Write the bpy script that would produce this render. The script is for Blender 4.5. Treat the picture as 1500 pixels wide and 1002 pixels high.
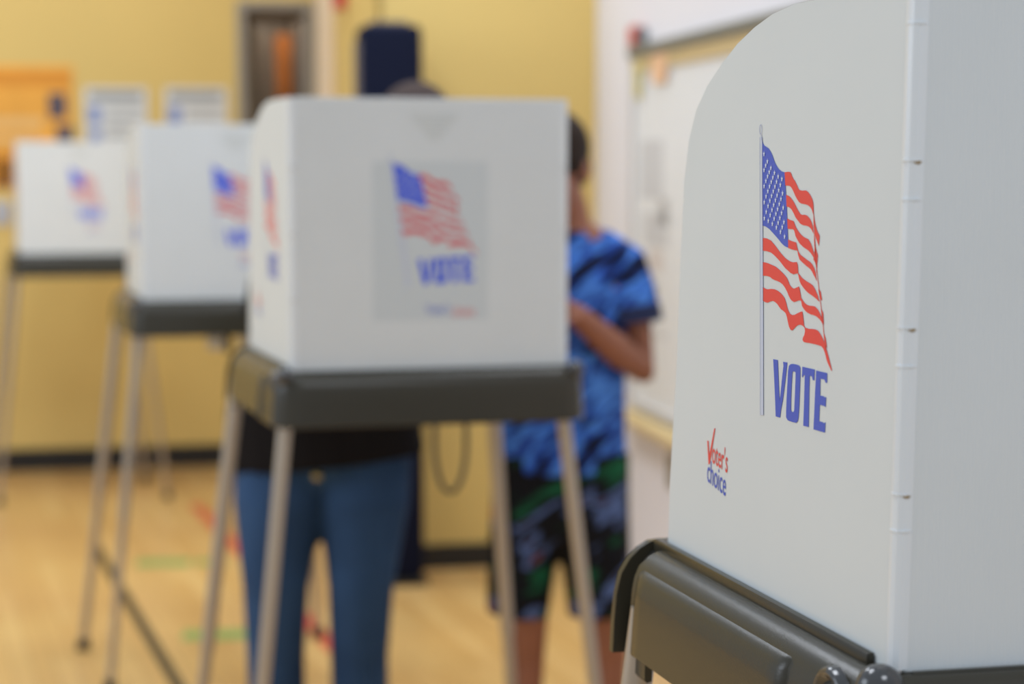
import bpy, bmesh, math, random
from mathutils import Vector, Matrix, noise
from mathutils.geometry import tessellate_polygon
random.seed(4)
C = bpy.context.scene
COL = C.collection
for o in list(bpy.data.objects): bpy.data.objects.remove(o)

# ------------------------------------------------------------------ camera, light, exposure
F = 2800.0; HC = 1.36; PITCH = math.atan(249 / F)
cam_d = bpy.data.cameras.new('camera'); cam = bpy.data.objects.new('camera', cam_d); COL.objects.link(cam)
cam.location = (0, 0, HC); cam.rotation_euler = (math.pi / 2 - PITCH, 0, 0)
cam_d.sensor_width = 36; cam_d.lens = 36 * F / 1500; cam_d.clip_start = .05
cam_d.dof.use_dof = True; cam_d.dof.focus_distance = 1.475; cam_d.dof.aperture_fstop = 3.7
cam_d.dof.aperture_blades = 9
C.camera = cam
world = bpy.data.worlds.new('world'); C.world = world; world.use_nodes = True
world.node_tree.nodes['Background'].inputs[0].default_value = (.80, .91, 1.06, 1)
world.node_tree.nodes['Background'].inputs[1].default_value = .62
C.view_settings.view_transform = 'Standard'; C.view_settings.look = 'None'
C.view_settings.gamma = 1; C.view_settings.use_curve_mapping = False
C.view_settings.exposure = 0.0
def area(name, loc, target, sx, sy, power, col=(1, 1, 1)):
    d = bpy.data.lights.new(name, 'AREA'); d.shape = 'RECTANGLE'; d.size = sx; d.size_y = sy; d.energy = power; d.color = col
    o = bpy.data.objects.new(name, d); COL.objects.link(o); o.location = loc
    o.rotation_euler = (Vector(target) - Vector(loc)).to_track_quat('-Z', 'Y').to_euler()
    return o
for i, (x, y) in enumerate(((-1.7, 3.0), (-2.2, 6.2), (.2, 5.6), (1.4, 3.7), (.9, -.8))):      # unseen overhead gym lamps; the last ones added to brighten board and booth fronts
    area('ceiling_fill_lamp', (x, y, 4.6), (x, y, 0), 1.2, 1.2, (60, 64, 66, 100, 54)[i], (.95, 1, 1.08))
area('window_daylight', (-6.5, 2.2, 3.0), (0, 3, .9), 3.5, 2.5, 104, (.88, .98, 1.12))

# ------------------------------------------------------------------ helpers
CP, SP = math.cos(PITCH), math.sin(PITCH)
def ray(x, y):
    a = (x - 750) / F; b = -(y - 501) / F
    return Vector((a, CP + b * SP, -SP + b * CP))
def at_z(x, y, z):
    r = ray(x, y); return Vector((0, 0, HC)) + r * ((z - HC) / r.z)
def lin(c):
    c = c / 255.
    return c / 12.92 if c <= .04045 else ((c + .055) / 1.055) ** 2.4
def rgb(r, g, b): return (lin(r), lin(g), lin(b), 1)
def mat(name, col, rough=.5, metal=0, spec=.5, bump=None, mottled=None, coat=0):
    m = bpy.data.materials.new(name); m.use_nodes = True
    nt = m.node_tree; b = nt.nodes['Principled BSDF']
    b.inputs['Base Color'].default_value = col; b.inputs['Roughness'].default_value = rough
    b.inputs['Metallic'].default_value = metal; b.inputs['Specular IOR Level'].default_value = spec
    b.inputs['Coat Weight'].default_value = coat
    tc = nt.nodes.new('ShaderNodeTexCoord')
    if mottled:
        sc, amt = mottled
        n = nt.nodes.new('ShaderNodeTexNoise'); n.inputs['Scale'].default_value = sc; n.inputs['Detail'].default_value = 5
        nt.links.new(tc.outputs['Object'], n.inputs['Vector'])
        r = nt.nodes.new('ShaderNodeValToRGB'); r.color_ramp.elements[0].position = .3; r.color_ramp.elements[1].position = .7
        r.color_ramp.elements[0].color = tuple(c * (1 - amt) for c in col[:3]) + (1,)
        r.color_ramp.elements[1].color = tuple(min(1, c * (1 + amt)) for c in col[:3]) + (1,)
        nt.links.new(n.outputs['Fac'], r.inputs[0]); nt.links.new(r.outputs[0], b.inputs['Base Color'])
    if bump:
        sc, st = bump
        n = nt.nodes.new('ShaderNodeTexNoise'); n.inputs['Scale'].default_value = sc
        nt.links.new(tc.outputs['Object'], n.inputs['Vector'])
        bp = nt.nodes.new('ShaderNodeBump'); bp.inputs['Strength'].default_value = st; bp.inputs['Distance'].default_value = .001
        nt.links.new(n.outputs['Fac'], bp.inputs['Height']); nt.links.new(bp.outputs[0], b.inputs['Normal'])
    return m
def link(name, me, m, parent=None, smooth=False):
    o = bpy.data.objects.new(name, me); COL.objects.link(o)
    if m: me.materials.append(m)
    if smooth:
        for p in me.polygons: p.use_smooth = True
    if parent: o.parent = parent
    return o
def from_bm(name, bm, m, parent=None, smooth=False, auto=None):
    bmesh.ops.recalc_face_normals(bm, faces=bm.faces)
    me = bpy.data.meshes.new(name); bm.to_mesh(me); bm.free()
    o = link(name, me, m, parent, smooth or auto is not None)
    if auto is not None:
        me.set_sharp_from_angle(angle=math.radians(auto))
    return o
def from_py(name, v, f, m, parent=None, smooth=False):
    me = bpy.data.meshes.new(name); me.from_pydata([tuple(p) for p in v], [], f); me.update()
    return link(name, me, m, parent, smooth)
def tag(o, label=None, cat=None, group=None, kind=None):
    if label: o['label'] = label
    if cat: o['category'] = cat
    if group: o['group'] = group
    if kind: o['kind'] = kind
    return o
def empty(name, loc, rz, label, cat, group=None):
    o = bpy.data.objects.new(name, None); COL.objects.link(o); o.location = loc; o.rotation_euler = (0, 0, rz)
    o.empty_display_size = .1
    return tag(o, label, cat, group)
def box_bm(x0, x1, y0, y1, z0, z1, bev=0, seg=2, bm=None, fn=None):
    own = bm is None
    b = bmesh.new()
    v = [b.verts.new((x, y, z)) for x in (x0, x1) for y in (y0, y1) for z in (z0, z1)]
    for f in ((0, 1, 3, 2), (4, 6, 7, 5), (0, 4, 5, 1), (2, 3, 7, 6), (0, 2, 6, 4), (1, 5, 7, 3)):
        b.faces.new([v[i] for i in f])
    bmesh.ops.recalc_face_normals(b, faces=b.faces)
    if bev: bmesh.ops.bevel(b, geom=list(b.edges), offset=bev, segments=seg, affect='EDGES', profile=.5)
    if fn:
        for w in b.verts: w.co = fn(w.co)
    if own: return b
    me = bpy.data.meshes.new('t'); b.to_mesh(me); b.free(); bm.from_mesh(me); bpy.data.meshes.remove(me)
    return bm
def lofted(rings, close_ends=True, bm=None):
    bm = bm or bmesh.new()
    vr = [[bm.verts.new(p) for p in r] for r in rings]
    n = len(vr[0])
    for a, b in zip(vr, vr[1:]):
        for i in range(n):
            bm.faces.new((a[i], a[(i + 1) % n], b[(i + 1) % n], b[i]))
    if close_ends:
        bm.faces.new(list(reversed(vr[0]))); bm.faces.new(vr[-1])
    return bm
def tube(pts, radii, n=14, side=None, bm=None, round_ends=True):
    """closed tapered tube through pts; radii are numbers or (a, b) pairs, a along 'side'."""
    pts = [Vector(p) for p in pts]
    rr = [(r, r) if not isinstance(r, tuple) else r for r in radii]
    rings = []
    side = Vector(side) if side else None
    last = None
    def ring(c, t, ra, rb):
        nonlocal last
        s = side if side is not None else (last if last is not None else (Vector((1, 0, 0)) if abs(t.x) < .9 else Vector((0, 1, 0))))
        s = (s - t * s.dot(t)).normalized(); last = s
        u = t.cross(s)
        return [c + s * (ra * math.cos(2 * math.pi * k / n)) + u * (rb * math.sin(2 * math.pi * k / n)) for k in range(n)]
    for i, p in enumerate(pts):
        if i == 0: t = pts[1] - pts[0]
        elif i == len(pts) - 1: t = pts[-1] - pts[-2]
        else: t = (pts[i + 1] - p).normalized() + (p - pts[i - 1]).normalized()
        t.normalize()
        a, b = rr[i]
        if i == 0 and round_ends:
            for q in (.2, .6, .88):
                rings.append(ring(p - t * (min(a, b) * math.sqrt(1 - q * q)), t, a * q, b * q))
        rings.append(ring(p, t, a, b))
        if i == len(pts) - 1 and round_ends:
            for q in (.88, .6, .2):
                rings.append(ring(p + t * (min(a, b) * math.sqrt(1 - q * q)), t, a * q, b * q))
    return lofted(rings, True, bm)
def ball(bm, c, r, mtx=None):
    m = Matrix.Translation(c) @ (mtx or Matrix()) @ Matrix.Diagonal((r[0], r[1], r[2], 1))
    bmesh.ops.create_uvsphere(bm, u_segments=20, v_segments=14, radius=1, matrix=m)
def fused(name, bm, m, voxel, parent=None, iters=6):
    """overlapping closed shapes -> ONE continuous smooth surface"""
    bmesh.ops.recalc_face_normals(bm, faces=bm.faces)
    me = bpy.data.meshes.new(name); bm.to_mesh(me); bm.free()
    t = bpy.data.objects.new('t', me); COL.objects.link(t)
    r = t.modifiers.new('r', 'REMESH'); r.mode = 'VOXEL'; r.voxel_size = voxel
    s = t.modifiers.new('s', 'SMOOTH'); s.iterations = iters; s.factor = .5
    dg = bpy.context.evaluated_depsgraph_get()
    out = bpy.data.meshes.new_from_object(t.evaluated_get(dg))
    bpy.data.objects.remove(t); bpy.data.meshes.remove(me)
    out.name = name
    return link(name, out, m, parent, True)
# ------------------------------------------------------------------ materials
def floor_material():
    m = mat('varnished_maple_floor', rgb(205, 165, 102), .28, spec=.5)
    nt = m.node_tree; b = nt.nodes['Principled BSDF']; tc = nt.nodes.new('ShaderNodeTexCoord')
    mp = nt.nodes.new('ShaderNodeMapping'); mp.inputs['Rotation'].default_value = (0, 0, math.radians(72))
    br = nt.nodes.new('ShaderNodeTexBrick'); br.inputs['Scale'].default_value = 1
    br.inputs['Brick Width'].default_value = .9; br.inputs['Row Height'].default_value = .057; br.inputs['Mortar Size'].default_value = .0012
    br.inputs['Color1'].default_value = rgb(214, 174, 110); br.inputs['Color2'].default_value = rgb(200, 156, 92); br.inputs['Mortar'].default_value = rgb(150, 110, 62)
    n = nt.nodes.new('ShaderNodeTexNoise'); n.inputs['Scale'].default_value = 1.6
    mx = nt.nodes.new('ShaderNodeMix'); mx.data_type = 'RGBA'; mx.blend_type = 'OVERLAY'; mx.inputs[0].default_value = .25
    L = nt.links
    L.new(tc.outputs['Object'], mp.inputs[0]); L.new(mp.outputs[0], br.inputs['Vector']); L.new(mp.outputs[0], n.inputs['Vector'])
    L.new(br.outputs['Color'], mx.inputs[6]); L.new(n.outputs['Fac'], mx.inputs[7]); L.new(mx.outputs[2], b.inputs['Base Color'])
    return m
def corrugated_material():
    m = mat('corrugated_white_plastic', rgb(208, 212, 212), .42, spec=.4)
    nt = m.node_tree; b = nt.nodes['Principled BSDF']; tc = nt.nodes.new('ShaderNodeTexCoord'); L = nt.links
    w = nt.nodes.new('ShaderNodeTexWave'); w.inputs['Scale'].default_value = 68; w.inputs['Distortion'].default_value = .15
    mp = nt.nodes.new('ShaderNodeMapping'); mp.inputs['Rotation'].default_value = (0, 0, 0)
    L.new(tc.outputs['Object'], mp.inputs[0]); L.new(mp.outputs[0], w.inputs['Vector'])
    bp = nt.nodes.new('ShaderNodeBump'); bp.inputs['Strength'].default_value = .17; bp.inputs['Distance'].default_value = .0007
    L.new(w.outputs['Fac'], bp.inputs['Height']); L.new(bp.outputs[0], b.inputs['Normal'])
    n = nt.nodes.new('ShaderNodeTexNoise'); n.inputs['Scale'].default_value = 9
    r = nt.nodes.new('ShaderNodeValToRGB'); r.color_ramp.elements[0].color = rgb(205, 209, 208); r.color_ramp.elements[1].color = rgb(211, 215, 215)
    L.new(tc.outputs['Object'], n.inputs['Vector']); L.new(n.outputs['Fac'], r.inputs[0]); L.new(r.outputs[0], b.inputs['Base Color'])
    return m
def cloth_pattern(name, stops, scale, stretch, rot, dist=3.0):
    m = mat(name, (0, 0, 0, 1), .85, spec=.2)
    nt = m.node_tree; b = nt.nodes['Principled BSDF']; L = nt.links; tc = nt.nodes.new('ShaderNodeTexCoord')
    mp = nt.nodes.new('ShaderNodeMapping'); mp.inputs['Rotation'].default_value = (0, math.radians(rot), 0); mp.vector_type = 'TEXTURE'; mp.inputs['Scale'].default_value = tuple(1 / q for q in stretch)
    n = nt.nodes.new('ShaderNodeTexNoise'); n.inputs['Scale'].default_value = scale; n.inputs['Detail'].default_value = 2.5; n.inputs['Distortion'].default_value = .3
    r = nt.nodes.new('ShaderNodeValToRGB')
    el = r.color_ramp.elements
    while len(el) < len(stops): el.new(.5)
    for e, (p, c) in zip(el, stops): e.position = p; e.color = c
    L.new(tc.outputs['Object'], mp.inputs[0]); L.new(mp.outputs[0], n.inputs['Vector']); L.new(n.outputs['Fac'], r.inputs[0]); L.new(r.outputs[0], b.inputs['Base Color'])
    return m
M = dict(
    floor=floor_material(),
    screen=corrugated_material(),
    side=mat('smooth_white_plastic', rgb(208, 212, 210), .45, spec=.4, mottled=(7, .012)),
    hinge=mat('milky_plastic_hinge', rgb(217, 221, 222), .28, spec=.5),
    speck=mat('brown_grime', rgb(150, 132, 100), .7),
    tray=mat('dark_olive_grey_plastic', rgb(54, 51, 41), .25, spec=.34, bump=(900, .15)),
    traydark=mat('dark_plastic_recess', rgb(45, 45, 42), .35),
    knob=mat('glossy_dark_plastic', rgb(60, 60, 60), .16, spec=.6),
    alu=mat('satin_aluminium', rgb(176, 164, 148), .38, metal=.75),
    rubber=mat('black_rubber', rgb(25, 25, 25), .8),
    red=mat('red_print', rgb(224, 68, 58), .5), blue=mat('blue_print', rgb(66, 88, 186), .5),
    blue2=mat('blue_print_vivid', rgb(0, 64, 212), .5), red2=mat('red_print_soft', rgb(205, 88, 92), .5),
    star=mat('pale_star_print', rgb(205, 212, 226), .5), pole=mat('pale_blue_print', rgb(196, 202, 216), .5),
    poleline=mat('blue_grey_line_print', rgb(158, 166, 196), .5),
    sticker=mat('clear_grey_sticker', rgb(196, 202, 203), .4), faint=mat('faint_grey_print', rgb(197, 201, 198), .5),
    yellow=mat('yellow_painted_wall', rgb(216, 186, 112), .5, spec=.3, mottled=(1.3, .03), bump=(60, .3)),
    white=mat('warm_white_painted_wall', rgb(227, 223, 224), .6, spec=.3, mottled=(1, .015)),
    black=mat('black_vinyl_baseboard', rgb(22, 21, 20), .45),
    cream=mat('cream_paint', rgb(226, 206, 178), .5), taupe=mat('taupe_paint', rgb(150, 136, 120), .6),
    framegrey=mat('grey_door_frame_paint', rgb(150, 142, 130), .5), wood=mat('orange_brown_wood', rgb(176, 104, 44), .5, mottled=(8, .2)),
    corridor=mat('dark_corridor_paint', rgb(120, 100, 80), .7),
    navy=mat('navy_vinyl', rgb(15, 20, 40), .8, spec=.12), navyside=mat('grey_navy_vinyl', rgb(96, 92, 98), .7, spec=.2),
    orange=mat('orange_poster_paper', rgb(232, 165, 62), .6, mottled=(5, .15)), paper=mat('white_paper', rgb(214, 214, 210), .6),
    ink=mat('grey_ink', rgb(150, 152, 152), .6), inkblue=mat('blue_ink', rgb(130, 145, 190), .6), inkdark=mat('dark_photo_ink', rgb(76, 70, 84), .6), inkpink=mat('pink_ink', rgb(214, 160, 150), .6),
    inkpale=mat('pale_orange_ink', rgb(226, 180, 110), .6), inkamber=mat('deep_orange_ink', rgb(214, 140, 38), .6),
    board=mat('whiteboard_enamel', rgb(230, 232, 233), .3, spec=.5), rail=mat('grey_aluminium_rail', rgb(128, 132, 132), .4, metal=.4),
    cork=mat('tan_cork', rgb(205, 180, 130), .8), boardframe=mat('light_grey_frame', rgb(205, 200, 194), .4),
    smudge=mat('marker_smudge_grey', rgb(206, 205, 204), .5), smudgepink=mat('marker_smudge_pink', rgb(216, 205, 198), .5), smudgedark=mat('marker_writing', rgb(186, 184, 182), .5),
    redplastic=mat('red_plastic', rgb(200, 70, 62), .4), noteorange=mat('orange_note_paper', rgb(236, 190, 148), .7), noteyellow=mat('yellow_note_paper', rgb(222, 208, 140), .7),
    outlet=mat('khaki_outlet_plate', rgb(150, 140, 115), .5), lightgrey=mat('light_grey_plastic', rgb(190, 190, 188), .4),
    linered=mat('red_floor_paint', rgb(206, 84, 62), .3), linegreen=mat('green_floor_paint', rgb(122, 162, 88), .3), lineblack=mat('black_floor_paint', rgb(52, 46, 36), .3),
    skin1=mat('light_skin', rgb(196, 150, 124), .55), skin2=mat('tanned_skin', rgb(150, 96, 72), .55, mottled=(9, .06)),
    hair1=mat('dark_greying_hair', rgb(64, 52, 48), .75, spec=.1, bump=(300, .6)), hair2=mat('dark_brown_hair', rgb(40, 27, 19), .65, spec=.2, bump=(300, .6)),
    eye=mat('eye_white', rgb(230, 228, 224), .2), iris=mat('dark_iris', rgb(40, 28, 20), .2), lip=mat('lip', rgb(170, 96, 84), .5),
    blackcloth=mat('black_cotton', rgb(24, 21, 21), .9, spec=.15),
    jeans=mat('blue_denim', rgb(46, 72, 106), .85, spec=.2, mottled=(5, .35), bump=(500, .4)),
    shoe=mat('dark_shoe', rgb(40, 38, 40), .6), sole=mat('pale_sole', rgb(200, 198, 192), .7),
    brass=mat('brass', rgb(180, 160, 100), .3, metal=1),
    cord=mat('grey_cord', rgb(92, 88, 70), .5), navycloth=mat('navy_cuff', rgb(24, 34, 70), .85),
    shirt=cloth_pattern('blue_brushstroke_jersey', [(.41, rgb(16, 21, 40)), (.46, rgb(30, 52, 116)), (.50, rgb(44, 86, 178)), (.57, rgb(84, 142, 226)), (.65, rgb(34, 60, 138))], 9, (1, 1, 3.6), -38),
    shorts=cloth_pattern('black_multicolour_shorts', [(.30, rgb(24, 96, 62)), (.40, rgb(14, 14, 18)), (.52, rgb(18, 17, 20)), (.57, rgb(92, 112, 160)), (.62, rgb(30, 26, 28)), (.70, rgb(150, 62, 40))], 7, (1, 1, 3.0), -32),
)

# ------------------------------------------------------------------ room
YA = math.radians(11.0); ca, sa = math.cos(YA), math.sin(YA)
E1 = Vector((ca, sa, 0)); E2 = Vector((-sa, ca, 0))         # along the yellow walls / along the white wall, away from the camera
def wall_pt(px, base, d):                                     # where the view line of column px meets the wall line base + t*d (plan)
    k = (px - 750) / F
    t = (k * base.y - base.x) / (d.x - k * d.y)
    return base + d * t
CORNER = Vector((.287, 6.59, 0))
NEAR_END = wall_pt(563, CORNER, E1)
FAR0 = Vector((-1.79, 8.73, 0))
JUNC_t = (NEAR_END - FAR0).dot(E1); JUNC = FAR0 + E1 * JUNC_t
H = 3.6
def slab(name, a, b, z0, z1, thick, nrm, m, parent=None, kind='structure', bev=0):
    """upright slab whose front face runs a->b in plan; thick goes away from nrm"""
    d = (b - a); l = d.length; d.normalize()
    bm = box_bm(0, l, 0, thick, z0, z1, bev)
    for v in bm.verts: v.co = a + d * v.co.x - nrm * v.co.y + Vector((0, 0, v.co.z))
    o = from_bm(name, bm, m, parent)
    if kind and not parent: o['kind'] = kind
    return o
fl = from_bm('floor', box_bm(-6, 4.5, -1.5, 11.5, -.1, 0), M['floor']); fl['kind'] = 'structure'
def strip(a, b, w, m):
    a, b = Vector(a), Vector(b); d = (b - a).normalized(); s = Vector((-d.y, d.x, 0)) * w / 2
    bm = bmesh.new(); pts = [a - s, b - s, b + s, a + s]
    lo = [bm.verts.new((p.x, p.y, .0002)) for p in pts]; hi = [bm.verts.new((p.x, p.y, .0014)) for p in pts]
    bm.faces.new(hi); bm.faces.new(lo[::-1])
    for i in range(4): bm.faces.new((lo[i], lo[(i + 1) % 4], hi[(i + 1) % 4], hi[i]))
    return from_bm('line_marking', bm, m, fl)
def fz(x, y): return at_z(x, y, 0)
ln = strip(fz(286, 740), fz(540, 1002), .05, M['linered']); ln['label'] = 'red court line'
ln = strip(fz(138, 797), fz(300, 1070), .036, M['lineblack']); ln['label'] = 'black court line'
for a, b, w, dim in (((200, 825), (279, 824), .11, 0), ((286, 824), (330, 823), .08, 0), ((268, 931), (312, 930), .11, 0), ((316, 930), (364, 929), .11, 0)):
    ln = strip(fz(*a), fz(*b), w, M['linegreen']); ln['label'] = 'green dash'
# far yellow wall with a narrow passage opening
DL, DR = wall_pt(357, FAR0, E1), wall_pt(456, FAR0, E1)
LEFT = FAR0 - E1 * 4.2
slab('wall_left', LEFT, DL, 0, H, .2, -E2, M['yellow'])
slab('wall_left', DR, JUNC + E1 * .1, 0, H, .2, -E2, M['yellow'])
slab('wall_left', DL, DR, 2.12, H, .2, -E2, M['yellow'])
slab('wall_return', NEAR_END + E2 * .001, JUNC, 0, H, .2, -E1, M['yellow'])
slab('wall_back', NEAR_END, CORNER + E1 * .15, 0, H, .18, -E2, M['yellow'])
slab('wall_right', CORNER - E2 * 6.0, CORNER, 0, H, .15, -E1, M['white'])
slab('baseboard_left', LEFT, DL - E1 * .05, 0, .10, .012, E2, M['black'])
slab('baseboard_back', NEAR_END - E1 * .0, CORNER, 0, .085, .012, E2, M['black'])
slab('baseboard_right', CORNER - E2 * 6.0, CORNER - E2 * .012, 0, .085, .012, E1, M['black'])
# doorway: frame, soffit, reveal, a wooden leaf standing open at the back
dr = bpy.data.objects.new('door_1', None); COL.objects.link(dr); dr['kind'] = 'structure'; dr['label'] = 'tall grey framed doorway with brown wood behind'
dw = (DR - DL).length
def door_box(name, x0, x1, y0, y1, z0, z1, m, bev=0, fn=None):
    bm = box_bm(x0, x1, y0, y1, z0, z1, bev)
    for v in bm.verts: v.co = DL + E1 * v.co.x + E2 * v.co.y + Vector((0, 0, v.co.z))
    return from_bm(name, bm, m, dr)
door_box('jamb', -.02, .02, -.02, .22, 0, 2.14, M['framegrey'], .003)
door_box('jamb', dw - .02, dw + .02, -.02, .22, 0, 2.14, M['framegrey'], .003)
door_box('head', .02, dw - .02, -.02, .22, 2.10, 2.14, M['framegrey'], .003)
door_box('reveal', -.04, .0, .22, 1.6, 0, 2.6, M['taupe'])
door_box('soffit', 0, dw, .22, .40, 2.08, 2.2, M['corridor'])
door_box('back_panel', -.3, dw + .3, 1.6, 1.65, 0, 2.6, M['taupe'])
door_box('reveal', dw + .02, dw + .06, .22, 1.6, 0, 2.6, M['taupe'])
def leaf(nm, x0, y0, x1, y1, th, z1, m):
    a = Vector((x0, y0, 0)); b = Vector((x1, y1, 0)); d = (b - a); l = d.length; d.normalize(); n = Vector((-d.y, d.x, 0))
    bm = box_bm(0, l, 0, th, .01, z1, .004)
    for v in bm.verts:
        p = a + d * v.co.x + n * v.co.y; v.co = DL + E1 * p.x + E2 * p.y + Vector((0, 0, v.co.z))
    return from_bm(nm, bm, m, dr)
dl = leaf('door_leaf', .03, .10, .19, .85, .035, 2.06, M['framegrey'])
leaf('wooden_door', .235, 1.0, .305, 1.02, .03, 2.06, M['wood'])
cl_ = bpy.data.lights.new('corridor_fill', 'AREA'); cl_.size = .25; cl_.energy = 7; cl_.color = (1, .95, .88)  # added lamp, brightens the passage behind the doorway
co = bpy.data.objects.new('corridor_fill', cl_); COL.objects.link(co); co.location = DL + E1 * dw * .6 + E2 * .65 + Vector((0, 0, 2.5))
# cream column beside the doorway
T1 = wall_pt(487, NEAR_END, E2)
bm = box_bm(-.05, .0, -.16, .16, 0, H, .006)
for v in bm.verts: v.co = T1 + E1 * v.co.x + E2 * v.co.y + Vector((0, 0, v.co.z))
tr = from_bm('trim_1', bm, M['cream']); tr['kind'] = 'structure'

def on_wall(o_name, base, ex, en, x0, x1, z0, z1, off, th, m, parent=None, bev=0):
    """thin box on a wall: ex along the wall, en out of the wall"""
    bm = box_bm(x0, x1, off, off + th, z0, z1, bev)
    for v in bm.verts: v.co = base + ex * v.co.x + en * v.co.y + Vector((0, 0, v.co.z))
    return from_bm(o_name, bm, m, parent)
def zat(py, p): return at_depth(py, p)
def at_depth(py, p):
    r = ray(750, py); return HC + r.z * p.y / r.y
# red fire alarm on the return wall
A1 = wall_pt(509, NEAR_END, E2)
al = empty('fire_alarm', A1 + Vector((0, 0, at_depth(2, A1))), 0, 'small red fire alarm high on yellow wall by the cream column', 'alarm')
def rel(bm, ex, en):
    for v in bm.verts: v.co = ex * v.co.x + en * v.co.y + Vector((0, 0, v.co.z))
    return bm
from_bm('case', rel(box_bm(-.06, .06, .001, .045, -.03, .09, .006), E2, -E1), M['redplastic'], al)
from_bm('lens', rel(box_bm(-.03, .03, .045, .06, .03, .07, .004), E2, -E1), M['lightgrey'], al)

# posters on the far wall
def poster(name, px0, px1, py0, py1, label, m, cat, group=None):
    a, b = wall_pt(px0, FAR0, E1), wall_pt(px1, FAR0, E1)
    z1, z0 = at_depth(py0, a), at_depth(py1, a)
    root = bpy.data.objects.new(name, None); COL.objects.link(root); root.location = (a.x, a.y, z0)
    tag(root, label, cat, group)
    w, h = (b - a).length, z1 - z0
    from_bm('sheet', rel(box_bm(0, w, .001, .004, 0, h), E1, -E2), m, root)
    def ink(nm, u0, u1, v0, v1, mm):
        return from_bm(nm, rel(box_bm(u0 * w, u1 * w, .004, .0046, v0 * h, v1 * h), E1, -E2), mm, root)
    return ink
ink = poster('poster', -70, 112, 95, 278, 'orange poster with dark photographs above the farthest booth', M['orange'], 'poster')
ink('banner', .02, .98, .83, .96, M['inkamber'])
ink('lower_field', .02, .55, .04, .30, M['inkamber'])
ink('headline', .2, .75, .50, .58, M['inkpale']); ink('headline', .2, .7, .38, .44, M['inkpale'])
ink('photograph', .80, .94, .58, .78, M['inkdark']); ink('photograph', .86, .99, .30, .52, M['inkdark'])
ink('photograph', .36, .50, .02, .24, M['inkdark']); ink('photograph', .62, .72, .26, .40, M['inkpink'])
for px0, px1, lab in ((128, 219, 'white printed notice on yellow wall right beside the orange poster'), (245, 335, 'white printed notice on yellow wall closest to the grey doorway')):
    ink = poster('notice', px0, px1, 128, 262, lab, M['paper'], 'notice', 'white notices on the yellow wall')
    ink('heading', .08, .92, .86, .96, M['ink'])
    for k in range(7): ink('text_line', .34, .92, .76 - k * .1, .79 - k * .1, M['ink'])
    ink('emblem', .06, .26, .60, .80, M['inkblue']); ink('emblem', .08, .26, .36, .54, M['inkblue']); ink('emblem', .08, .26, .08, .22, M['inkpink'])
# small grey wall plate low at the edge
W1 = wall_pt(5, FAR0, E1)
wp = empty('wall_plate', W1 + Vector((0, 0, at_depth(312, W1))), 0, 'small pale grey wall plate below the orange poster', 'wall plate')
from_bm('plate', rel(box_bm(-.035, .035, .001, .012, -.055, .055, .004), E1, -E2), M['lightgrey'], wp)
from_bm('button', rel(box_bm(-.012, .012, .012, .02, -.02, .02, .003), E1, -E2), M['inkblue'], wp)

# navy padded post in front of the near wall's end
P1 = wall_pt(571, CORNER - E2 * .16, E1)
pz = at_depth(38, P1)
pd = empty('padded_post', (P1.x, P1.y, 0), YA, 'tall navy padded post standing before the yellow wall behind the adult', 'post')
bm = box_bm(-.10, .10, -.09, .09, .02, pz, .025, 3); from_bm('pad', bm, M['navy'], pd, auto=40)
bm = box_bm(-.106, -.099, -.07, .07, .05, pz - .05, .003); from_bm('side_face', bm, M['navyside'], pd)  # thin paler grey sheet on the pad's left face
from_bm('base', box_bm(-.11, .11, -.10, .10, 0, .02, .004), M['black'], pd)
from_bm('top_cap', box_bm(-.06, .06, -.05, .05, pz - .002, pz + .012, .005), M['navyside'], pd)

# ------------------------------------------------------------------ whiteboard on the white wall
B0 = wall_pt(931, CORNER, -E2)
def wb_z(py): return at_depth(py, B0)
bt, bb = wb_z(84), wb_z(592)
wb = bpy.data.objects.new('whiteboard', None); COL.objects.link(wb); wb.location = (B0.x, B0.y, 0)
tag(wb, 'large framed whiteboard with faint writing on the white wall', 'whiteboard')
LB = 2.4
def wbx(nm, x0, x1, y0, y1, z0, z1, m, bev=0, parent=None):
    return from_bm(nm, rel(box_bm(x0, x1, y0, y1, z0, z1, bev), -E2, -E1), m, parent or wb)
wbx('writing_surface', .02, LB, .002, .012, bb, bt, M['board'])
wbx('frame', 0, .028, .002, .022, bb, bt, M['boardframe'], .003)
wbx('frame', .028, LB, .002, .022, bb, bb + .025, M['boardframe'], .003)
rl = wbx('map_rail', -.01, LB, .002, .03, bt - .005, bt + .03, M['rail'], .004)
wbx('cork_strip', .028, LB, .012, .02, bt - .05, bt - .006, M['cork'])
wbx('marker_tray', -.02, LB, .0, .075, bb - .045, bb - .012, M['cork'], .006)
for x0, x1, z0, z1, m in ((.10, .36, .60, .76, 'smudge'), (.14, .42, .47, .56, 'smudge'), (.22, .36, .40, .46, 'smudgepink'), (.32, .42, .53, .60, 'smudgedark'), (.09, .30, .35, .37, 'smudgedark'), (.12, .30, .29, .305, 'smudgepink'), (.1, .4, .22, .235, 'smudge')):
    wbx('marker_writing', x0, x1, .012, .0126, bb + (bt - bb) * z0, bb + (bt - bb) * z1, M[m])
for x0, x1, z0, z1, m, lab in ((.06, .13, .13, .02, 'noteyellow', 'small yellow paper note under the board rail'), (.26, .42, .095, .01, 'noteorange', 'pale orange paper note under the board rail')):
    bm = rel(box_bm(x0, x1, .0205, .022, bt - z0, bt - z1), -E2, -E1)
    for v in bm.verts: v.co += B0
    tag(from_bm('paper_note', bm, M[m]), lab, 'note', 'notes under the board rail')
h0 = B0 - E2 * .07
hd = empty('marker_holder', (h0.x, h0.y, bt + .03), 0, 'red and grey holder standing on the whiteboard rail', 'holder')
from_bm('red_box', rel(box_bm(-.035, .03, .004, .04, 0, .062, .008), -E2, -E1), M['redplastic'], hd)
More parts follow.
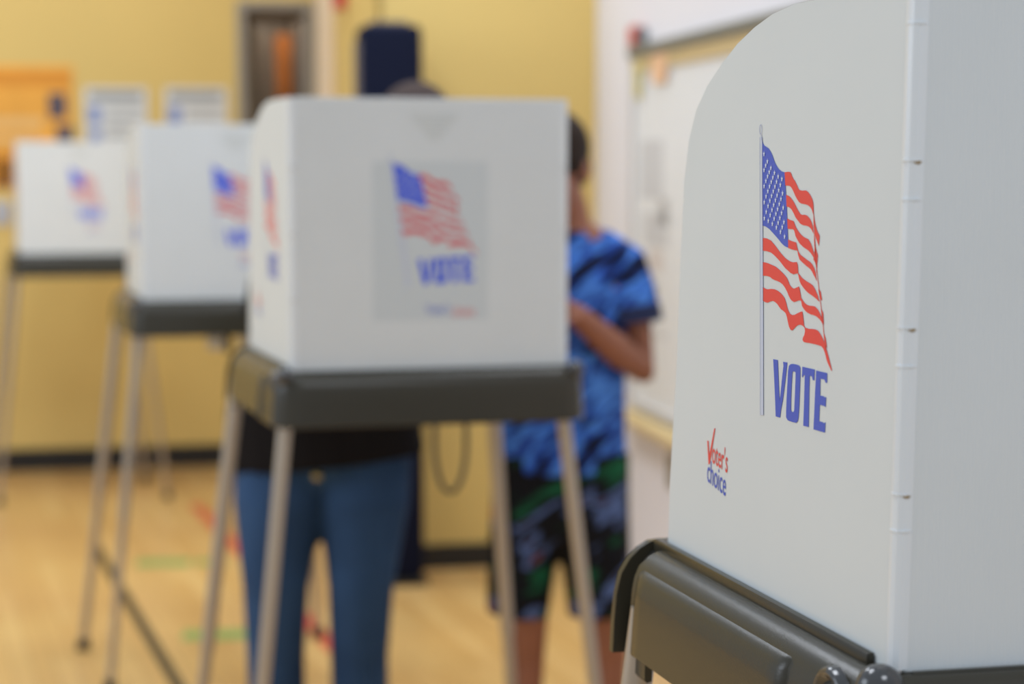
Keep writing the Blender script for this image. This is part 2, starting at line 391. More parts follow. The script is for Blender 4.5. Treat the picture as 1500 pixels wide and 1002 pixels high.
from_bm('grey_clip', rel(box_bm(.031, .075, .004, .03, 0, .055, .006), -E2, -E1), M['rail'], hd)
O1 = wall_pt(988, CORNER, -E2)
ot = empty('wall_outlet', O1 + Vector((0, 0, at_depth(690, O1))), 0, 'khaki wall outlet under the whiteboard, half behind the nearest booth', 'outlet')
from_bm('plate', rel(box_bm(-.035, .035, 0, .008, -.055, .055, .003), -E2, -E1), M['outlet'], ot)
for dz in (-.022, .022): from_bm('socket', rel(box_bm(-.014, .014, .008, .011, dz - .012, dz + .012, .002), -E2, -E1), M['traydark'], ot)

# ------------------------------------------------------------------ voting booths
HS = .45; TT = 1.027; BW = .47; BL = .436; FLARE = math.tan(math.radians(3.5))
ART = {"CANTON":[[[0.5522,0.7942],[0.5485,0.789],[0.5436,0.7858],[0.5334,0.7831],[0.5232,0.7804],[0.5142,0.7752],[0.5058,0.7688],[0.4987,0.7611],[0.4918,0.7547],[0.4835,0.7491],[0.4748,0.7445],[0.4629,0.741],[0.4507,0.7395],[0.4417,0.7018],[0.4338,0.6618],[0.426,0.6139],[0.4337,0.6146],[0.4433,0.6163],[0.4565,0.6208],[0.4698,0.6267],[0.4832,0.6322],[0.4967,0.6374],[0.5089,0.6422],[0.5204,0.6452],[0.5306,0.6472],[0.5421,0.6477]]],
    "STRIPES":[[[0.4507,0.7395],[0.4374,0.7405],[0.4266,0.74],[0.4227,0.7375],[0.4186,0.7332],[0.4133,0.729],[0.4068,0.7258],[0.397,0.7184],[0.3917,0.7135],[0.386,0.7104],[0.3748,0.7095],[0.3597,0.7101],[0.3504,0.7073],[0.3442,0.7041],[0.3379,0.7001],[0.3328,0.6958],[0.3295,0.6909],[0.328,0.6861],[0.3262,0.6691],[0.3308,0.6751],[0.3346,0.6794],[0.3415,0.6834],[0.3501,0.686],[0.3611,0.6873],[0.3703,0.6879],[0.3783,0.6885],[0.387,0.6906],[0.3947,0.6949],[0.4019,0.6998],[0.4105,0.7072],[0.4185,0.7133],[0.423,0.7155],[0.4282,0.717],[0.437,0.7174],[0.4466,0.7174]],[[0.3273,0.6764],[0.3215,0.662],[0.3161,0.6524],[0.3116,0.6472],[0.3071,0.6429],[0.2997,0.6378],[0.3021,0.6209],[0.3078,0.6267],[0.3154,0.6342],[0.3206,0.6413],[0.325,0.6521]],[[0.4417,0.7018],[0.4321,0.7007],[0.4237,0.6983],[0.4152,0.6942],[0.4074,0.6898],[0.4009,0.6849],[0.3943,0.6801],[0.3865,0.6748],[0.3782,0.6705],[0.3708,0.6697],[0.3629,0.6703],[0.3562,0.6697],[0.3507,0.6686],[0.3439,0.6658],[0.3383,0.6628],[0.3331,0.658],[0.3285,0.6521],[0.3241,0.6395],[0.3292,0.6442],[0.3342,0.6475],[0.3404,0.65],[0.3465,0.6516],[0.3556,0.6526],[0.3648,0.6528],[0.3728,0.6538],[0.3803,0.6556],[0.3898,0.6603],[0.3995,0.6651],[0.408,0.6719],[0.4159,0.6772],[0.4224,0.6801],[0.4288,0.6817],[0.4384,0.6823]],[[0.3236,0.6412],[0.3206,0.6328],[0.3171,0.6252],[0.3143,0.6185],[0.3103,0.6125],[0.3046,0.6062],[0.3065,0.5926],[0.3105,0.598],[0.3144,0.6039],[0.3179,0.611]],[[0.4357,0.6625],[0.4287,0.6617],[0.421,0.6601],[0.4134,0.6595],[0.4071,0.6587],[0.4031,0.6551],[0.3984,0.6502],[0.3906,0.645],[0.3823,0.6407],[0.3728,0.6366],[0.3634,0.6339],[0.3542,0.6322],[0.345,0.6308],[0.3381,0.6269],[0.3324,0.6227],[0.3272,0.6168],[0.3226,0.6109],[0.317,0.5977],[0.3208,0.6012],[0.3251,0.6039],[0.3338,0.6087],[0.3437,0.6125],[0.353,0.6148],[0.3622,0.6167],[0.3716,0.6198],[0.3811,0.6234],[0.3895,0.6286],[0.3973,0.6341],[0.4008,0.6394],[0.4042,0.6436],[0.4099,0.6452],[0.42,0.6451],[0.4314,0.6456]],[[0.3218,0.5986],[0.3159,0.5945],[0.3106,0.589],[0.3061,0.5849],[0.3075,0.594],[0.3119,0.6076],[0.3153,0.6161],[0.3181,0.616]],[[0.4284,0.6276],[0.4126,0.6254],[0.394,0.6237],[0.3899,0.6171],[0.3834,0.6088],[0.3736,0.6037],[0.3611,0.6004],[0.3465,0.5966],[0.3356,0.5942],[0.3262,0.5906],[0.3173,0.5844],[0.3111,0.576],[0.3068,0.5642],[0.3127,0.5691],[0.3201,0.5739],[0.3253,0.5782],[0.3326,0.5819],[0.3421,0.585],[0.3494,0.5866],[0.3589,0.5897],[0.3693,0.593],[0.3782,0.5962],[0.3845,0.6032],[0.3879,0.6104],[0.4019,0.6108],[0.4116,0.6116],[0.4274,0.6134]],[[0.5396,0.6267],[0.5213,0.6264],[0.5014,0.6231],[0.4814,0.6147],[0.4616,0.6052],[0.4382,0.596],[0.4191,0.5915],[0.4042,0.5903],[0.3895,0.5916],[0.3848,0.5871],[0.3827,0.5778],[0.3817,0.5737],[0.3734,0.57],[0.3645,0.5661],[0.3534,0.5632],[0.3425,0.5609],[0.331,0.5589],[0.3209,0.5562],[0.3129,0.5515],[0.3062,0.5461],[0.3003,0.5413],[0.294,0.5317],[0.3004,0.5336],[0.3083,0.536],[0.3176,0.5386],[0.3283,0.5408],[0.3392,0.5433],[0.3501,0.5468],[0.3605,0.5511],[0.3695,0.5556],[0.3757,0.5611],[0.3798,0.5677],[0.3839,0.573],[0.3918,0.572],[0.4013,0.5704],[0.414,0.5721],[0.4255,0.5757],[0.437,0.5791],[0.4487,0.5842],[0.4581,0.5886],[0.4699,0.5932],[0.4842,0.5983],[0.5,0.6028],[0.5198,0.6045],[0.538,0.6047]],[[0.5367,0.5848],[0.5239,0.5848],[0.5105,0.5838],[0.4947,0.5818],[0.479,0.5798],[0.4633,0.5757],[0.4478,0.5708],[0.4369,0.5668],[0.4283,0.5628],[0.4212,0.5575],[0.4164,0.5524],[0.4095,0.5493],[0.4011,0.5468],[0.3938,0.5475],[0.3866,0.5494],[0.3772,0.5517],[0.3724,0.5443],[0.369,0.5381],[0.3673,0.5338],[0.3597,0.5296],[0.3508,0.5255],[0.3413,0.5234],[0.3306,0.5227],[0.32,0.5231],[0.3094,0.5226],[0.2987,0.5187],[0.2914,0.5141],[0.284,0.5074],[0.278,0.5001],[0.2754,0.4938],[0.2813,0.4982],[0.287,0.5018],[0.2956,0.5049],[0.3048,0.5074],[0.3154,0.5084],[0.3261,0.5088],[0.3376,0.5103],[0.3477,0.5128],[0.3559,0.5164],[0.3627,0.5203],[0.3652,0.5251],[0.3676,0.5288],[0.3778,0.5284],[0.3872,0.5261],[0.3959,0.5246],[0.4041,0.5259],[0.4109,0.5281],[0.4196,0.5341],[0.4268,0.5406],[0.4362,0.5466],[0.4464,0.5514],[0.4572,0.5541],[0.4696,0.5558],[0.4813,0.5567],[0.493,0.5585],[0.501,0.5609],[0.5089,0.5617],[0.5208,0.562],[0.535,0.5613]],[[0.5337,0.542],[0.5216,0.5399],[0.5113,0.5393],[0.4957,0.5408],[0.4802,0.5411],[0.4669,0.5394],[0.4553,0.5368],[0.4459,0.5335],[0.4373,0.5295],[0.4317,0.5248],[0.4276,0.5196],[0.4234,0.5134],[0.4177,0.5078],[0.4107,0.5038],[0.4017,0.5024],[0.3907,0.504],[0.38,0.5071],[0.3692,0.5099],[0.3606,0.5114],[0.3572,0.5043],[0.3546,0.4975],[0.3518,0.4889],[0.3473,0.4857],[0.3329,0.4848],[0.3174,0.4857],[0.3068,0.4859],[0.2977,0.4849],[0.2905,0.4826],[0.284,0.4788],[0.279,0.4755],[0.2739,0.4716],[0.2695,0.4677],[0.2657,0.4632],[0.2605,0.4573],[0.2523,0.4472],[0.2373,0.4259],[0.2399,0.4248],[0.2477,0.4306],[0.2542,0.4357],[0.2601,0.4417],[0.2639,0.4476],[0.2677,0.4524],[0.2735,0.4573],[0.2807,0.4605],[0.2911,0.4613],[0.3016,0.4615],[0.3157,0.4618],[0.3299,0.4618],[0.342,0.4614],[0.3513,0.4617],[0.3566,0.4642],[0.3554,0.4681],[0.35,0.4735],[0.3476,0.4796],[0.3493,0.4844],[0.3553,0.4875],[0.3663,0.489],[0.375,0.488],[0.3836,0.4853],[0.3921,0.4806],[0.3999,0.477],[0.4074,0.4773],[0.4145,0.4824],[0.4195,0.4898],[0.4246,0.4984],[0.4302,0.5039],[0.441,0.5071],[0.4511,0.5091],[0.4597,0.5131],[0.4669,0.5168],[0.4764,0.5195],[0.4865,0.521],[0.4981,0.5191],[0.5097,0.5162],[0.5216,0.5167],[0.5321,0.5185]],[[0.2996,0.5514],[0.2947,0.5505],[0.2896,0.548],[0.2863,0.5407],[0.2831,0.5341],[0.2881,0.5355],[0.2931,0.5386],[0.2964,0.5453]],[[0.287,0.5212],[0.282,0.5184],[0.2776,0.5145],[0.2756,0.5052],[0.2735,0.4959],[0.2787,0.5007],[0.2825,0.5061]],[[0.2733,0.4834],[0.2689,0.4791],[0.2644,0.4732],[0.2611,0.4655],[0.2586,0.4589],[0.2636,0.4625],[0.2674,0.4679]]],
    "EDGE":[[[0.3127,0.599],[0.3014,0.5679],[0.2885,0.532],[0.2782,0.5036],[0.27,0.4756],[0.261,0.455],[0.2624,0.4546],[0.2721,0.4755],[0.2803,0.5034],[0.2906,0.5319],[0.3035,0.5678],[0.3148,0.5989]],[[0.3278,0.6837],[0.3218,0.6498],[0.3138,0.6112],[0.3067,0.5775],[0.3084,0.5774],[0.3155,0.6111],[0.3236,0.6498],[0.3286,0.6788]]],
    "VOTE":[[[0.4781,0.4217],[0.458,0.4218],[0.4542,0.4003],[0.449,0.3706],[0.4448,0.353],[0.4415,0.3714],[0.4371,0.396],[0.433,0.4144],[0.435,0.4212],[0.4169,0.4214],[0.4191,0.4098],[0.4242,0.3853],[0.4313,0.3575],[0.4384,0.3386],[0.4413,0.3255],[0.4605,0.3253],[0.4646,0.3507],[0.471,0.3865]],[[0.4099,0.4166],[0.4041,0.4199],[0.3938,0.4214],[0.3776,0.4218],[0.3681,0.4212],[0.362,0.4182],[0.3614,0.4095],[0.3615,0.38],[0.3624,0.3504],[0.3641,0.3339],[0.3667,0.3286],[0.3723,0.325],[0.3856,0.3245],[0.4004,0.3245],[0.4095,0.3252],[0.4158,0.3292],[0.4164,0.3381],[0.4158,0.3622],[0.4139,0.3894],[0.413,0.4074]],[[0.3542,0.4205],[0.3043,0.4206],[0.3045,0.4026],[0.3108,0.4029],[0.3147,0.4083],[0.3233,0.4089],[0.3234,0.3899],[0.3225,0.3579],[0.3216,0.3245],[0.3438,0.3238],[0.3432,0.3556],[0.3433,0.3878],[0.3433,0.4083],[0.3496,0.4062],[0.3515,0.4025],[0.3545,0.4043]],[[0.2987,0.4197],[0.2551,0.4196],[0.2547,0.4037],[0.2608,0.4039],[0.2646,0.4081],[0.2811,0.4082],[0.2799,0.3807],[0.2661,0.3811],[0.2632,0.3797],[0.2565,0.381],[0.2573,0.3643],[0.2636,0.3659],[0.2802,0.3657],[0.2811,0.3391],[0.2672,0.339],[0.2623,0.3379],[0.2563,0.3404],[0.2572,0.3234],[0.3024,0.3231],[0.3011,0.3546],[0.3003,0.3837],[0.2989,0.4041]]],
    "VOTE_HOLE":[[[0.3943,0.4071],[0.3908,0.4093],[0.3849,0.4095],[0.3811,0.4081],[0.3809,0.3957],[0.3815,0.3719],[0.3826,0.3451],[0.386,0.3411],[0.3912,0.3411],[0.3958,0.343],[0.3968,0.3583],[0.3963,0.3822]]],
    "POLE":[[[0.5628,0.8003],[0.5527,0.8001],[0.5274,0.4979],[0.5144,0.3211],[0.5279,0.3194],[0.5402,0.497]]],
    "OUTLINE":[[0.3512,1.0177],[0.4315,1.0176],[0.5241,1.0079],[0.6025,0.9914],[0.681,0.968],[0.7558,0.9369],[0.8299,0.9006],[0.8849,0.8581],[0.9218,0.801],[0.9411,0.723],[0.954,0.5452],[0.961,0.3587],[0.9754,0.2228],[0.984,0.1133],[0.9891,0.0102]]}
def booth(origin, yaw, label, lean=0, art_x=.205, art_rot=0, sticker=False, soft=False, fr_splay=.115):
    root = empty('voting_booth', (origin.x, origin.y, 0), yaw, label, 'voting booth', 'white voting booths')
    def wp(v):
        x, y, z = v
        x = x + FLARE * y * (2 * x / BW - 1)
        if z > TT: x += lean * (z - TT)
        return Vector((x, y, z))
    def add(nm, bm, m, parent=root, auto=35, smooth=False):
        for v in bm.verts: v.co = wp(v.co)
        return from_bm(nm, bm, m, parent, smooth, auto)
    # --- tray: closed profile swept around a rounded rectangle
    y_end = BL - .007
    def loop(d, z, notch):
        r = max(.004, .012 + d)
        x0, x1, y0, y1 = -d, BW + d, -d, y_end
        P = []
        def side_y(ys): return ys
        n1, n2 = .13, BL - .055
        ys = [y1, n2 + .002, n2, n1, n1 - .002, y0 + r]
        for y in ys: P.append((x0, y))
        for k in range(1, 6):
            a = math.pi + k * math.pi / 12 * 1.0
            P.append((x0 + r + r * math.cos(a), y0 + r + r * math.sin(a)))
        P.append((x0 + r, y0)); P.append((x1 - r, y0))
        for k in range(1, 6):
            a = 1.5 * math.pi + k * math.pi / 12
            P.append((x1 - r + r * math.cos(a), y0 + r + r * math.sin(a)))
        for y in reversed(ys): P.append((x1, y))
        out = []
        for x, y in P:
            zz = z
            if notch:
                zz = z + notch * ((-.013 if y > n2 + .001 else 0) + (.012 if n1 - .001 <= y <= n2 + .001 and (x < 0.0 or x > BW) else 0))
            out.append((x, y, zz))
        return out
    prof = [(-.03, TT - .028, 0), (-.010, TT - .028, 0), (-.0085, TT - .002, 0), (.004, TT - .002, 0), (.012, TT - .002, 0), (.020, TT - .006, 0), (.028, TT - .014, 0), (.032, TT - .024, 0), (.034, TT - .036, 0),
            (.036, TT - .060, .4), (.038, TT - .092, 1), (.036, TT - .095, 1), (.032, TT - .094, 1), (.029, TT - .05, .3), (.02, TT - .042, 0)]
    tray = add('tray', lofted([loop(*p) for p in prof], True), M['tray'])
    add('worktop', box_bm(-.004, BW + .004, -.004, y_end - .002, TT - .040, TT - .027, .002), M['traydark'])
    # rails beside the screens
    rr = box_bm(-.0105, -.0045, .022, BL + .012, TT - .006, TT + .006, .0015); add('side_rail', rr, M['tray'])
    rr = box_bm(BW + .0045, BW + .0105, .022, BL + .012, TT - .006, TT + .006, .0015); add('side_rail', rr, M['tray'])
    rr = box_bm(.008, BW - .008, -.0105, -.0045, TT - .006, TT - .0005, .0012); add('front_rail', rr, M['tray'])
    # rear rim: groove core and an arched end slab
    def arch(d0, y0, y1, drop, bev):
        half = [(-.002 - d0 * .2, TT + .003), (-.010 - d0, TT + .002), (-.019 - d0, TT - .004), (-.027 - d0, TT - .013), (-.034 - d0, TT - .026), (-.038 - d0, TT - .045), (-.040 - d0, TT - .070), (-.041 - d0, TT - drop)]
        pts = half + [(-.030 - d0, TT - drop), (-.024 - d0, TT - .05)]
        full = pts + [(BW - x, z) for x, z in reversed(pts)]
        bm = bmesh.new(); a = [bm.verts.new((x, y0, z)) for x, z in full]; b = [bm.verts.new((x, y1, z)) for x, z in full]
        n = len(full)
        for i in range(n): bm.faces.new((a[i], a[(i + 1) % n], b[(i + 1) % n], b[i]))
        bm.faces.new(a); bm.faces.new(b[::-1])
        bmesh.ops.triangulate(bm, faces=[f for f in bm.faces if len(f.verts) > 4])
        return bm
    add('rear_groove', arch(-.012, y_end - .002, BL + .020, .096, 0), M['traydark'], auto=50)
    add('rear_rim', arch(.001, BL + .018, BL + .027, .098, 0), M['tray'], auto=50)
    # raised panels on the two long sides
    def side_patch(y0, y1, z0, z1, lift, sgn):
        def surf(z):
            P = [(.020, TT - .006), (.028, TT - .014), (.032, TT - .024), (.034, TT - .036), (.036, TT - .060), (.038, TT - .092)]
            for (d0, za), (d1, zb) in zip(P, P[1:]):
                if zb <= z <= za: return d0 + (d1 - d0) * (za - z) / (za - zb)
            return P[-1][0] if z < P[-1][1] else P[0][0]
        NY, NZ = 16, 8; g = []
        bm = bmesh.new()
        for j in range(NZ + 1):
            row = []
            for i in range(NY + 1):
                # denser at the borders so the step reads as a soft ridge
                fi = i / NY; fj = j / NZ
                si = .5 - .5 * math.cos(math.pi * fi); sj = .5 - .5 * math.cos(math.pi * fj)
                y = y0 + (y1 - y0) * si; z = z0 + (z1 - z0) * sj
                e = min((y - y0) / .007, (y1 - y) / .007, (z1 - z) / .006, 1)
                e = max(0, e); e = math.sin(e * math.pi / 2)
                ridge = math.exp(-((min((y - y0), (z1 - z)) - .006) / .003) ** 2) * .0012
                d = surf(z) - .001 + lift * e + ridge
                row.append(bm.verts.new((-d if sgn < 0 else BW + d, y, z)))
            g.append(row)
        for j in range(NZ):
            for i in range(NY): bm.faces.new((g[j][i], g[j][i + 1], g[j + 1][i + 1], g[j + 1][i]))
        return bm
    add('side_panel', side_patch(.100, BL - .019, TT - .088, TT - .015, .0055, -1), M['tray'], auto=60)
    add('side_panel', side_patch(.100, BL - .019, TT - .088, TT - .015, .0055, 1), M['tray'], auto=60)
    # latch scoop near the front corner and glossy corner knob
    for sx in (-1, 1):
        cx = -.030 if sx < 0 else BW + .030
        bm = bmesh.new()
        rings = []
        for r, dd in ((.026, -.003), (.0245, .003), (.0215, .005), (.019, .004), (.014, -.004), (.006, -.007)):
            rings.append([(cx + sx * dd, .032 + r * math.cos(a * math.pi / 12), TT - .030 + r * 1.0 * math.sin(a * math.pi / 12)) for a in range(24)])
        add('latch_scoop', lofted(rings, True, bm), M['knob'], smooth=True, auto=60)
        bm = bmesh.new(); kx = -.018 if sx < 0 else BW + .018
        ball(bm, (kx, -.014, TT - .008), (.016, .016, .016)); add('corner_knob', bm, M['knob'], smooth=True, auto=None)
    # --- legs
    for lx, ly, sx, sy in ((-.010, .005, -.100, -.03), (BW - .004, .005, fr_splay, -.03), (-.026, BL - .02, -.105, .03), (BW - .055, BL - .03, .06, .03)):
        top = Vector((lx, ly, TT - .05)); bot = Vector((lx + sx * .97, ly + sy * .97, .02))
        mid = top.lerp(bot, .55)
        lg = add('leg', tube([top, mid], [.0125, .0125], 16, round_ends=False), M['alu'], auto=60)
        d = (bot - mid).normalized()
        add('lower_tube', tube([mid, bot], [.0105, .0105], 16, round_ends=False), M['alu'], lg)
        bmf = tube([bot + d * -.012, bot + d * .02], [.0145, .017], 16, round_ends=False)
        for v in bmf.verts: v.co.z = max(v.co.z, 0)
        add('rubber_foot', bmf, M['rubber'], lg)
    # --- privacy screen: two wings and a front sheet, 4 mm corrugated plastic
    ol = ART['OUTLINE']
    pts = [(.0035, -.004), (.0035, 1.016), (.2, 1.0178)] + [tuple(p) for p in ol] + [(.987, -.004)]
    def wing(x0, x1):
        bm = bmesh.new()
        a = [bm.verts.new((x0, u * BL, TT + v * HS)) for u, v in pts]; b = [bm.verts.new((x1, u * BL, TT + v * HS)) for u, v in pts]
        n = len(pts)
        for i in range(n): bm.faces.new((a[i], a[(i + 1) % n], b[(i + 1) % n], b[i]))
        fa = bm.faces.new(a); fb = bm.faces.new(b[::-1])
        bmesh.ops.bevel(bm, geom=[e for e in bm.edges if (e in fa.edges or e in fb.edges)], offset=.0008, segments=1, affect='EDGES')
        return bm
    wl = add('left_wing', wing(-.004, 0), M['side'], auto=30)
    wr = add('right_wing', wing(BW, BW + .004), M['side'], auto=30)
    fr = add('front_screen', box_bm(.0035, BW - .0035, -.004, 0, TT - .002, TT + HS * 1.016, .0008, 1), M['screen'])
    # folded hinges: long ridges with notches between
    seg = [(.0, .21), (.21, .265), (.265, .455), (.455, .512), (.512, .70), (.70, .757), (.757, .955), (.955, 1.016)]
    for hx in (0, BW):
        for i, (v0, v1) in enumerate(seg):
            z0, z1 = TT + v0 * HS, TT + v1 * HS
            k = 1.0 if i % 2 == 0 else .72
            sg = -1 if hx == 0 else 1
            def ring(k, z):
                P = [(.0045, .0055), (.0045 + .0012 * k, .003), (.0045 + .0016 * k, -.001), (.0040 + .0006 * k, -.0042 - .0004 * k), (.001, -.0045 - .0016 * k), (-.003, -.0045 - .0012 * k), (-.0062, -.0045), (-.006, -.001), (.001, .003)]
                return [(hx + sg * x, y, z) for x, y in P]
            bm = lofted([ring(k, z0 + .0004), ring(k, z1 - .0004)])
            add('hinge', bm, M['hinge'], auto=25)
            if 0 < i: add('hinge_notch', lofted([ring(1.35, z0 - .0006), ring(1.35, z0 + .0006)]), M['hinge'], auto=25)
        for v in (.757, .512, .265):
            bm = bmesh.new(); ball(bm, (hx - (-1 if hx == 0 else 1) * .001, -.0052, TT + v * HS - .001), (.0028, .0014, .0016)); sp = add('grime_speck', bm, M['speck'], smooth=True, auto=None)
    # --- print
    def to_side(u, v): return (-.0043, u * BL, TT + v * HS)
    cr, sr = math.cos(art_rot), math.sin(art_rot)
    def to_front(u, v):
        a = (.5588 - u) * BL; b = (v - .6) * HS
        return (art_x + a * cr - b * sr, -.0043, TT + .585 * HS + a * sr + b * cr)
    def to_right(u, v): return (BW + .0043, (1.02 - u - .16) * BL, TT + v * HS)
    def prints(par, place, depth):
        def poly(nm, polys, m, holes=(), lift=0.):
            vs, fs = [], []
            for p in polys:
                hs = list(holes) if p is polys[1 % len(polys)] and holes else []
                allp = [p] + hs
                flat = [q for l in allp for q in l]
                k = len(vs)
                for u, v in flat:
                    q = list(place(u, v)); q[depth[0]] += depth[1] * lift; vs.append(wp(q))
                for t in tessellate_polygon([[Vector((u, v, 0)) for u, v in l] for l in allp]): fs.append(tuple(k + i for i in t))
            return from_py(nm, vs, fs, m, par)
        rd, bl = (M['red2'], M['blue2']) if soft and par is fr else (M['red'], M['blue'])
        poly('flag_canton', ART['CANTON'], bl)
        poly('flag_stripes', ART['STRIPES'] + ART['EDGE'], rd)
        # stars on a lattice that follows the canton
        Q = [(.552, .790), (.4507, .735), (.4275, .617), (.5421, .651)]
        def cant(s, t):
            top = (Q[0][0] + (Q[1][0] - Q[0][0]) * s, Q[0][1] + (Q[1][1] - Q[0][1]) * s - .012 * math.sin(math.pi * s) )
            bot = (Q[3][0] + (Q[2][0] - Q[3][0]) * s, Q[3][1] + (Q[2][1] - Q[3][1]) * s + .006 * math.sin(math.pi * s))
            return top[0] + (bot[0] - top[0]) * t, top[1] + (bot[1] - top[1]) * t
        st = []
        for r in range(9):
            for c in range(6 if r % 2 == 0 else 5):
                s = (c + .5 + (.5 if r % 2 else 0)) / 6.0; t = (r + .7) / 9.5
                u, v = cant(s * .96 + .02, t)
                st.append([(u + (.0062 if k % 2 == 0 else .0026) * math.sin(k * math.pi / 5) * .8, v + (.0058 if k % 2 == 0 else .0024) * math.cos(k * math.pi / 5)) for k in range(10)])
        poly('flag_stars', st, M['star'], lift=.0004)
        poly('flagpole_print', ART['POLE'], M['pole'])
        pp = ART['POLE'][0]
        def line(p, q, w): return [(p[0] + w, p[1]), (q[0] + w, q[1]), (q[0] - w, q[1]), (p[0] - w, p[1])]
        out = [line(pp[i], pp[(i + 1) % 6], .0007) for i in (1, 2, 4, 5)]
        fin = [(.5600 + .0062 * math.cos(k * math.pi / 8), .8135 + .0085 * math.sin(k * math.pi / 8)) for k in range(16)]
        fi2 = [(.5600 + .0044 * math.cos(k * math.pi / 8), .8135 + .0072 * math.sin(k * math.pi / 8)) for k in range(16)]
        out += [[fin[k], fin[(k + 1) % 16], fi2[(k + 1) % 16], fi2[k]] for k in range(16)]
        out.append([(.5585, .805), (.556, .805), (.5528, .7945), (.5545, .7945)])
        poly('flagpole_outline', out, M['poleline'], lift=.0003)
        poly('vote_lettering', [ART['VOTE'][0], ART['VOTE'][1], ART['VOTE'][2], ART['VOTE'][3]], bl, holes=ART['VOTE_HOLE'])
    def text(nm, s, m, par, place, u0, v0, u1, h, depth_lift=(0, 0)):
        """words set flat on a screen: from u0 (left end) to u1, baseline v0, letter height h (in screen heights)"""
        cu = bpy.data.curves.new('w', 'FONT'); cu.body = s; cu.resolution_u = 3; cu.offset = .004
        t = bpy.data.objects.new('w', cu); COL.objects.link(t)
        me = bpy.data.meshes.new_from_object(t.evaluated_get(bpy.context.evaluated_depsgraph_get())); bpy.data.objects.remove(t)
        xs = [v.co.x for v in me.vertices]; x0, x1 = min(xs), max(xs)
        for v in me.vertices:
            f = (v.co.x - x0) / (x1 - x0); u = u0 + (u1 - u0) * f; b0 = v0[0] + (v0[1] - v0[0]) * f
            v.co = wp(place(u, b0 + h * v.co.y))
        return link(nm, me, m, par)
    prints(wl, to_side, (0, -1)); prints(fr, to_front, (1, -1))
    for par, place in ((wl, to_side),):
        text('logo_lettering', 'oter\'s', M['red'], par, place, .7560, (.204, .196), .6770, .060)
        text('logo_lettering', 'choice', M['blue'], par, place, .7790, (.166, .152), .6830, .062)
        V = [(.783, .2415), (.776, .2415), (.7705, .2165), (.7485, .268), (.7425, .270), (.7665, .2000), (.7735, .1975)]
        vs = [wp(place(u, v)) for u, v in V]; fs = [tuple(t) for t in tessellate_polygon([[Vector((u, v, 0)) for u, v in V]])]
        from_py('logo_check_mark', vs, fs, M['red'], par)
    fx = lambda u, v: (u * BW, -.0043, TT + v * HS)
    lx = art_x / BW
    if sticker:
        text('logo_lettering', 'Voter\'s', M['blue'], fr, fx, lx + .115, (.205, .205), lx + .205, .055)
        text('logo_lettering', 'choice', M['red2'], fr, fx, lx + .215, (.195, .195), lx + .295, .055)
    else:
        text('logo_lettering', 'Voter\'s', M['red2'], fr, fx, lx + .15, (.235, .235), lx + .25, .050)
        text('logo_lettering', 'choice', M['blue'], fr, fx, lx + .15, (.190, .190), lx + .25, .050)
    if sticker:
        bm = box_bm(.135, .335, -.00415, -.0039, TT + .18 * HS, TT + .78 * HS); add('sticker', bm, M['sticker'], fr)
    vs, fs = [], []
    for k in range(6):
        w = .085 - k * .013; z = TT + HS * (.955 - k * .017); c = .242
        n = len(vs); vs += [wp((c - w / 2, -.0043, z)), wp((c + w / 2, -.0043, z)), wp((c + w / 2, -.0043, z - .0045)), wp((c - w / 2, -.0043, z - .0045))]; fs.append((n, n + 1, n + 2, n + 3))
    from_py('small_print', vs, fs, M['faint'], fr)
    return root, wp, add
b1, wp1, add1 = booth(at_z(1312, 980, TT), math.radians(12), 'big white voting booth nearest the camera, its flag print in sharp focus', lean=.0155)
b2, wp2, add2 = booth(at_z(430, 543, TT), math.radians(13.5), 'white voting booth standing in front of the two people', art_x=.172, art_rot=.06, sticker=True, soft=True)
b3, wp3, add3 = booth(at_z(211, 440, TT), math.radians(13), 'white voting booth standing half hidden behind the booth used by two people', art_x=.178, soft=True, fr_splay=.03)
b4, wp4, add4 = booth(at_z(30, 372, TT), math.radians(13), 'smallest, farthest white voting booth under the orange poster', art_x=.20, soft=True)
# hanging cord loop under the used booth
cl = [(.262, .36, TT - .045)] + [(.262 - .027 * math.sin(k * math.pi / 12) * (1.0 if k < 13 else 1) + 0 * k, .36, TT - .075 - .135 * (1 - math.cos(k * math.pi / 12)) / 2) for k in range(1, 12)]
def cord_pts():
    P = []
    for k in range(25):
        a = k / 24 * 2 * math.pi
        w = .024 * math.sin(a) * (1 + .35 * (.5 - .5 * math.cos(a)))
        P.append((.334 - w, .36, TT - .045 - .235 * (.5 - .5 * math.cos(a))))
    return P
add2('cord_loop', tube(cord_pts(), [.0048] * 25, 8, side=(0, 1, 0), round_ends=False), M['cord'], b2, auto=60)
add3('paper_tag', box_bm(.165, .205, .03, .034, TT - .135, TT - .085, .001), M['paper'], b3)
add3('hanging_clip', box_bm(.208, .226, .03, .05, TT - .145, TT - .060, .003), M['traydark'], b3)

